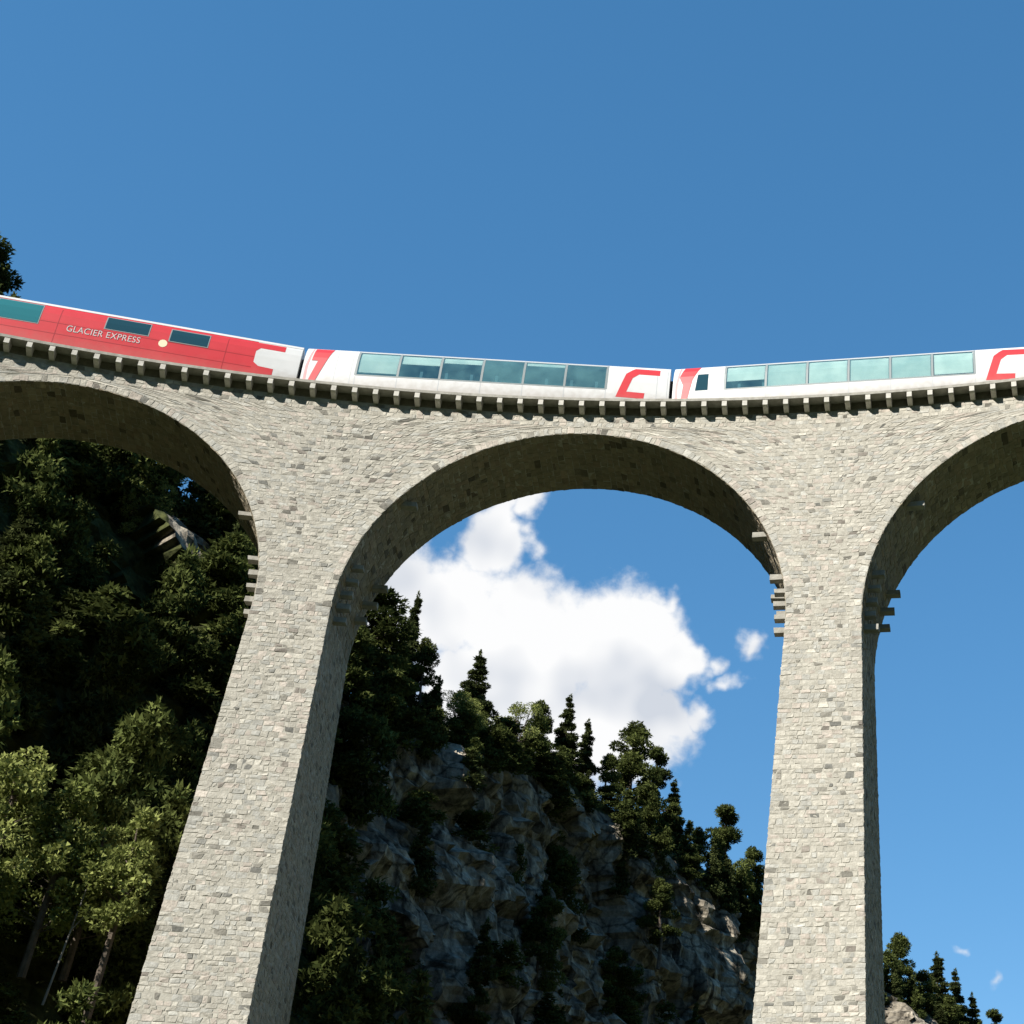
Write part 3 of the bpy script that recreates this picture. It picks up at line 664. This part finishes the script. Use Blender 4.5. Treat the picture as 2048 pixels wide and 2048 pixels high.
def proto(kind, seed, dens=1., size=.26):
    """unit trees 10 m tall; returns trunk mesh data and crown arrays"""
    g = random.Random(seed); tr = MB(); cs = []; rs = []; ns = []
    if kind == 'pine':
        lean = Vector((g.uniform(-.5, .5), g.uniform(-.5, .5), 0)); pts_ = [Vector((0, 0, -1))]+[Vector((lean.x*t*t+g.uniform(-.12, .12), lean.y*t*t+g.uniform(-.12, .12), 10*t)) for t in (.25, .5, .75, .97)]
        for i in range(4): tr.tube(pts_[i], pts_[i+1], .24*(1-i*.22), .24*(1-(i+1)*.22), 7)
        def axis(t):
            z = t*10
            for a, b in zip(pts_, pts_[1:]):
                if a.z <= z <= b.z: return a.lerp(b, (z-a.z)/(b.z-a.z))
            return pts_[-1].copy()
        for i in range(26):
            t = g.uniform(.28, .98); an = g.uniform(0, 6.28); ln = (1.05-t)**.55*g.uniform(1.2, 2.7); base = axis(t-.04)
            tip = base+Vector((math.cos(an)*ln, math.sin(an)*ln, ln*g.uniform(.05, .35)))
            tr.tube(base, tip, .07, .02, 4)
            q = g.uniform(.55, .95); cs.append(tip); rs.append((q, q, q*.6)); ns.append(int(150*dens*q))
            mid = base.lerp(tip, .55); cs.append(mid+Vector((0, 0, .15))); rs.append((q*.7, q*.7, q*.45)); ns.append(int(70*dens*q))
        cs.append(axis(.97)); rs.append((.6, .6, .55)); ns.append(int(130*dens))
    elif kind == 'spruce':
        tr.tube((0, 0, -1), (0, 0, 5), .2, .12, 7); tr.tube((0, 0, 5), (0, 0, 9.9), .12, .015, 6)
        z = 1.2
        while z < 9.7:
            rad = ((10-z)*.20+.12)*g.uniform(.62, 1.25)
            nb = max(4, int(8-z*.4))
            for j in range(nb):
                if g.random() < .18: continue
                an = g.uniform(0, 6.28); ln = rad*g.uniform(.5, 1.25)
                tip = Vector((math.cos(an)*ln, math.sin(an)*ln, z-ln*.28)); tr.tube((0, 0, z), tip, .035, .01, 3)
                for f in (.45, .85):
                    c = Vector((0, 0, z)).lerp(tip, f); q = .16+.22*rad*g.uniform(.7, 1.2); cs.append(c); rs.append((q, q, q*.55)); ns.append(max(6, int(55*dens*q/.4)))
            z += g.uniform(.42, .62)
        cs.append(Vector((0, 0, 9.8))); rs.append((.1, .1, .4)); ns.append(int(14*dens))
    else:                                   # rounded broadleaf
        tr.tube((0, 0, -1), (.1, 0, 3.4), .24, .17, 7)
        for i in range(34):
            an = g.uniform(0, 6.28); el = g.uniform(-1.0, 1.5); rr = g.uniform(1.4, 2.9); c = Vector((math.cos(an)*math.cos(el)*rr, math.sin(an)*math.cos(el)*rr, 5.6+math.sin(el)*rr*1.45))
            tr.tube((.1, 0, 3.3), c, .09, .02, 4); q = g.uniform(.65, 1.15); cs.append(c); rs.append((q, q, q*.75)); ns.append(int(120*dens*q))
    col = {'pine': (G1, G2), 'spruce': (D1, D2), 'broad': (B1, B2)}[kind]
    V, F, C = leaves(cs, rs, ns, size, *col, seed, long=1.7 if kind != 'broad' else 1.2)
    return tr, (V, F, C)
PR = {}
for kind, seeds in (('pine', (1, 2, 3)), ('spruce', (4, 5)), ('broad', (6, 7))):
    for sd in seeds:
        tr, cr_ = proto(kind, sd, 3.2, .135)
        PR[(kind, sd)] = (tr.mesh(kind+'_trunk'), mesh_np(kind+'_crown', *cr_))
def tree(name, kind, seed, base, height, width, label, cat='tree', group=None, rz=0):
    o = link(name, None); o.location = base; o.rotation_euler = (0, 0, rz); o.scale = (width, width, height/10)
    a, b = PR[(kind, seed)]
    link('trunk', a, M_bark, o); link('crown', b, M_leaf, o); tag(o, label, cat, group); return o
def tree_px(name, kind, seed, col, top, hd_extra, height, wpx, label, group=None, rz=0.):
    """top of the tree seen at (col, top); stands on the crest line a little behind or before the edge"""
    hd = float(np.interp(col, pxs, [q[2] for q in crest_px]))+hd_extra
    tp = at(col, top, hd); dist = np.linalg.norm(tp-CAMP); half = wpx/2*dist/FPX
    base = Vector((tp[0], tp[1], tp[2]-height)); wu = {'pine': 2.6, 'spruce': 1.75, 'broad': 3.3}[kind]
    return tree(name, kind, seed, base, height, half/wu, label, 'tree', group, rz)
GRP = 'trees along the cliff top'
tree_px('pine_tree', 'pine', 1, 770, 1180, 1, 12, 230, 'big dark bushy pine right beside the left pier under the middle arch', GRP, .4)
tree_px('spruce_tree', 'spruce', 4, 838, 1188, 3, 10, 70, 'thin dark spire just right of the big bushy pine at the left pier', GRP)
tree_px('pine_tree', 'pine', 2, 862, 1280, 0, 8, 90, 'ragged dark pine on the right flank of the big bushy pine', GRP, 2)
tree_px('spruce_tree', 'spruce', 5, 880, 1352, 1, 4.5, 38, 'tiny young conifer in the gap left of the slender cloud-backed spruce', GRP)
tree_px('spruce_tree', 'spruce', 4, 962, 1305, 1, 8.5, 92, 'slender conifer standing alone against the white cloud', GRP, 1)
tree_px('broadleaf_bush', 'broad', 6, 925, 1385, 0, 4.5, 110, 'yellow green bush at the foot of the slender cloud-backed conifer', GRP)
tree_px('broadleaf_tree', 'broad', 7, 1042, 1408, 1, 6, 125, 'rounded sunlit green tree in the middle of the cliff top', GRP)
tree_px('pine_tree', 'pine', 3, 1088, 1405, 4, 8, 75, 'grey green pine between the rounded green tree and the sharp spire', GRP)
tree_px('spruce_tree', 'spruce', 5, 1141, 1392, 2, 9, 72, 'tall sharp pointed spire in the middle of the cliff top', GRP)
tree_px('spruce_tree', 'spruce', 4, 1178, 1440, 2, 8, 66, 'second pointed spire, right of the tallest spire on the cliff top', GRP, 2)
tree_px('pine_tree', 'pine', 2, 1214, 1508, 1, 6.5, 70, 'low ragged pine between the pointed spires and the large round-headed pine', GRP)
tree_px('pine_tree', 'pine', 1, 1272, 1455, 2, 12, 135, 'large round-headed pine at the lower right edge of the cloud', GRP, 2.2)
tree_px('pine_tree', 'pine', 3, 1320, 1500, 5, 10.5, 90, 'pine leaning out behind the large round-headed pine', GRP, 1)
tree_px('spruce_tree', 'spruce', 5, 1350, 1562, 3, 9.5, 74, 'narrow tree against blue sky, right of the large round-headed pine', GRP)
tree_px('pine_tree', 'pine', 2, 1405, 1660, 4, 7, 70, 'low pine between the narrow tree and the domed pine', GRP, 3)
tree_px('pine_tree', 'pine', 3, 1455, 1618, 2, 11.5, 118, 'domed dark pine close to the left edge of the right pier', GRP, 1.5)
tree_px('pine_tree', 'pine', 1, 1512, 1700, 4, 10, 95, 'dark pine partly hidden by the left edge of the right pier', GRP, 1)
tree_px('pine_tree', 'pine', 2, 1790, 1868, 2, 12, 90, 'round dark pine touching the right side of the right pier', GRP)
tree_px('spruce_tree', 'spruce', 4, 1874, 1908, 3, 12, 90, 'pointed conifer in the lower right corner, tallest right of the pier', GRP)
tree_px('spruce_tree', 'spruce', 5, 1910, 1940, 4, 11, 66, 'thin conifer just right of the pointed corner conifer', GRP)
tree_px('spruce_tree', 'spruce', 4, 1944, 1988, 4, 10, 60, 'second last conifer before the lower right corner of the picture', GRP, 1)
tree_px('pine_tree', 'pine', 3, 1990, 2022, 4, 9, 70, 'last low tree in the lower right corner of the picture', GRP, 1)
tree_px('pine_tree', 'pine', 1, 1840, 1945, 2, 10, 90, 'low dark pine between the round pine and the pointed corner conifer', GRP, 3)
tree_px('pine_tree', 'pine', 3, -14, 472, 1, 12, 200, 'tree top rising above the red train car at the left edge', GRP, 1)
# lit tree by the left pier
HP = Hgrid.reshape(-1, 3).astype(float); _d = HP-CAMP; _w = _d@FW; HU = 1024+PPX+FPX*(_d@CX)/_w; HVV = 1024-FPX*(_d@CY)/_w; HD = np.hypot(_d[:, 0], _d[:, 1])
def hit(u, v):                             # where the sight line meets the hillside
    k = (np.abs(HU-u) < 14) & (np.abs(HVV-v) < 14) & (_w > 5)
    return float(HD[k].min()) if k.any() else 80.
SG = 'sunlit leafy trees left of the left pier'
def slim_tree(seed, u, v, hd, ch, cw, lb):
    """tall slender broadleaf with its leaves in the top ch metres; the foot stands on the slope"""
    tb = at(u, v, hd); near = np.hypot(HP[:, 0]-tb[0], HP[:, 1]-tb[1]) < 3
    zg = max(0., float(HP[near, 2].max())) if near.any() else 0.
    hh = max(ch+1.5, tb[2]-zg+.5); g = random.Random(seed); tr = MB(); cs = []; rs = []; ns = []
    tr.tube((0, 0, -.5), (.15, 0, hh*.55), .17, .11, 7); tr.tube((.15, 0, hh*.55), (0, 0, hh-.2), .11, .02, 6)
    for i in range(46):
        f = g.random()**.8; z = hh-.15-f*ch; an = g.uniform(0, 6.28); ln = cw*(.12+.88*f**.7)*g.uniform(.45, 1.1)*(1 if f < .75 else .75)
        tip = Vector((math.cos(an)*ln, math.sin(an)*ln, z+.25*ln)); tr.tube((0, 0, z-.3), tip, .03, .01, 4)
        q = g.uniform(.32, .62)*(.5+.5*cw/2); cs.append(tip); rs.append((q, q, q*.8)); ns.append(int(260*q))
    o = link('broadleaf_tree', None); o.location = (tb[0], tb[1], tb[2]-hh)
    tr.build('trunk', M_bark, o); link('crown', mesh_np('leafy_crown', *leaves(cs, rs, ns, .15, B1, B2, seed, long=1.15)), M_leaf, o); tag(o, lb, 'tree', SG)
slim_tree(31, 52, 1500, 64, 6.2, 2.3, 'sunlit pale green leafy tree at the left edge, tallest of the sunlit trees')
slim_tree(32, 150, 1588, 65, 5.2, 2.1, 'rounded sunlit green tree between the left edge tree and the yellow green one')
slim_tree(33, 285, 1618, 64, 4.6, 1.5, 'sunlit yellow green leafy tree touching the left edge of the left pier')
slim_tree(34, 215, 1640, 66, 4.4, 1.6, 'low sunlit leafy tree squeezed between the rounded green and the yellow green tree')
tree_px('broadleaf_bush', 'broad', 6, 252, 905, -2, 4, 80, 'leftmost bush under the left arch, highest of the bushes there', GRP, 3)
tree_px('broadleaf_bush', 'broad', 6, 300, 985, -5, 4.5, 120, 'low bush left of the pale rock patch standing in for sunlight under the left arch', GRP, 2)
tree_px('broadleaf_bush', 'broad', 7, 440, 1052, -3, 4.5, 90, 'bush touching the right rim of the left arch', GRP, 2)
for u, v, hh, wp, kind, sd, lb in ((1135, 1700, 11, 130, 'pine', 2, 'big dark pine growing on a ledge in the middle of the cliff'), (975, 1840, 8, 80, 'spruce', 4, 'bright green young conifer at the bottom of the cliff face'), (1090, 1800, 9, 120, 'pine', 3, 'dark bushy pine left of the ledge pine low on the cliff'), (760, 1900, 7, 120, 'pine', 1, 'dark pine low on the cliff just right of the left pier'), (1330, 1760, 7, 90, 'pine', 2, 'small dark pine on the cliff near the right pier'), (1240, 1900, 8, 110, 'pine', 1, 'dark pine at the bottom of the cliff right of the ledge pine')):
    hd = hit(u, v+80)-2; tb = at(u, v, hd); half = wp/2*np.linalg.norm(tb-CAMP)/FPX
    tree('ledge_tree', kind, sd, Vector((tb[0], tb[1], tb[2]-hh)), hh, half/(2.6 if kind == 'pine' else 1.75), lb, 'tree', 'trees on the cliff ledges', sd)
tree_px('broadleaf_bush', 'broad', 7, 318, 928, -3, 5, 150, 'widest bush above the pale rock patch standing in for sunlight under the left arch', GRP, 1)
tree_px('broadleaf_bush', 'broad', 6, 392, 1000, -3, 4, 90, 'small bush directly right of the pale rock patch standing in for sunlight under the left arch', GRP, 1)
# wooded slope: one mass of trees and bushes
low = {}
for kind, sd in (('pine', 21), ('pine', 22), ('spruce', 23), ('broad', 24)): low[(kind, sd)] = proto(kind, sd, .85, .235)[1]
keys = list(low)
FV = []; FC = []; cnt = 0
rr_ = random.Random(5)
def plant(p, kind, hgt, wid, shade=1., clear=True):
    u_, v_ = pix((p[0], p[1], p[2]+hgt))
    if clear and 212 < u_ < 405 and 845 < v_ < 1075: return
    if 700 < u_ < 835 and 1450 < v_ < 1720: return
    if 470 < u_ < 645 and v_ > 1780: return
    if not (-160 < u_ < 2210 and -150 < v_ < 2250): return
    V, F, C = low[kind]; keep = np.repeat(np.random.default_rng(len(FV)).random(len(F)) < (.30 if hgt < 3.3 else (.5 if hgt < 5 else .72)), 3); V = V[keep]; C = C[keep]
    if hgt < 5: V = V.reshape(-1, 3, 3); V = ((V-V.mean(1, keepdims=True))*1.3+V.mean(1, keepdims=True)).reshape(-1, 3)
    a = rr_.uniform(0, 6.28); ca, sa = math.cos(a), math.sin(a)
    q = np.stack([(V[:, 0]*ca-V[:, 1]*sa)*wid, (V[:, 0]*sa+V[:, 1]*ca)*wid, V[:, 2]*hgt/10], 1)+np.array(p)
    FV.append(q); FC.append(C*shade*rr_.uniform(.75, 1.2))
for n in range(430):
    col = rr_.uniform(-330, 660); d = rr_.uniform(1, 72)
    p, nn = hill_at(col, d); plant(p-Vector((0, 0, .8)), rr_.choice(keys[:3]), rr_.uniform(4, 9.5), rr_.uniform(.6, 1.05), 1.15)
for n in range(34):                         # along the crest, left
    col = rr_.uniform(-330, 700); p, nn = hill_at(col, rr_.uniform(-6, 1))
    if 190 < col < 470: plant(p, rr_.choice(keys[:2]), rr_.uniform(2.5, 4.0), .5)
    else: plant(p, rr_.choice(keys[:3]), rr_.uniform(6, 9), .8)
for n in range(330):                        # bushes and small trees on cliff ledges
    col = rr_.uniform(640, 1950); d = rr_.choice([rr_.uniform(0, 5), rr_.uniform(5, 60), rr_.uniform(18, 60)])
    p, nn = hill_at(col, d); plant(p-Vector((0, 0, .4)), rr_.choice(keys[:3]), rr_.uniform(2.0, 6.0), rr_.uniform(.4, .85), 1.0)
for n in range(420):                        # undergrowth on the lower left slope
    col = rr_.uniform(-330, 290); d = rr_.uniform(30, 80); p, nn = hill_at(col, d); plant(p-Vector((0, 0, .5)), rr_.choice(keys[:2]), rr_.uniform(1.4, 3.0), rr_.uniform(.35, .6), .9)
for n in range(70):                         # low cover right along the edge
    col = rr_.uniform(640, 2060); p, nn = hill_at(col, rr_.uniform(-4, 1.5)); plant(p-Vector((0, 0, .6)), rr_.choice(keys), rr_.uniform(1.6, 3.2), rr_.uniform(.35, .55))
FV = np.concatenate(FV); FC = np.concatenate(FC)
fo = link('hillside_wood', mesh_np('hillside_wood', FV, np.arange(len(FV)).reshape(-1, 3), FC), M_leaf)
tag(fo, 'dark mass of conifers and bushes covering the shaded hillside', 'wood', kind='stuff')
# pale leaning dead trunk on the slope
hd = hit(130, 1880)-5; a_ = at(178, 1765, hd); b_ = at(85, 2010, hd); m = MB(); m.tube((0, 0, 0), tuple(a_-b_), .05, .025, 7)
m.tube(tuple((a_-b_)*.6), tuple((a_-b_)*.6+np.array([.5, .1, .9])), .03, .012, 5)
o = m.build('dead_trunk', M_pale); o.location = b_; tag(o, 'pale bare leaning tree trunk in the lower left corner', 'trunk')
print('leaf tris', len(FV)//3, 'objects', len(bpy.data.objects))
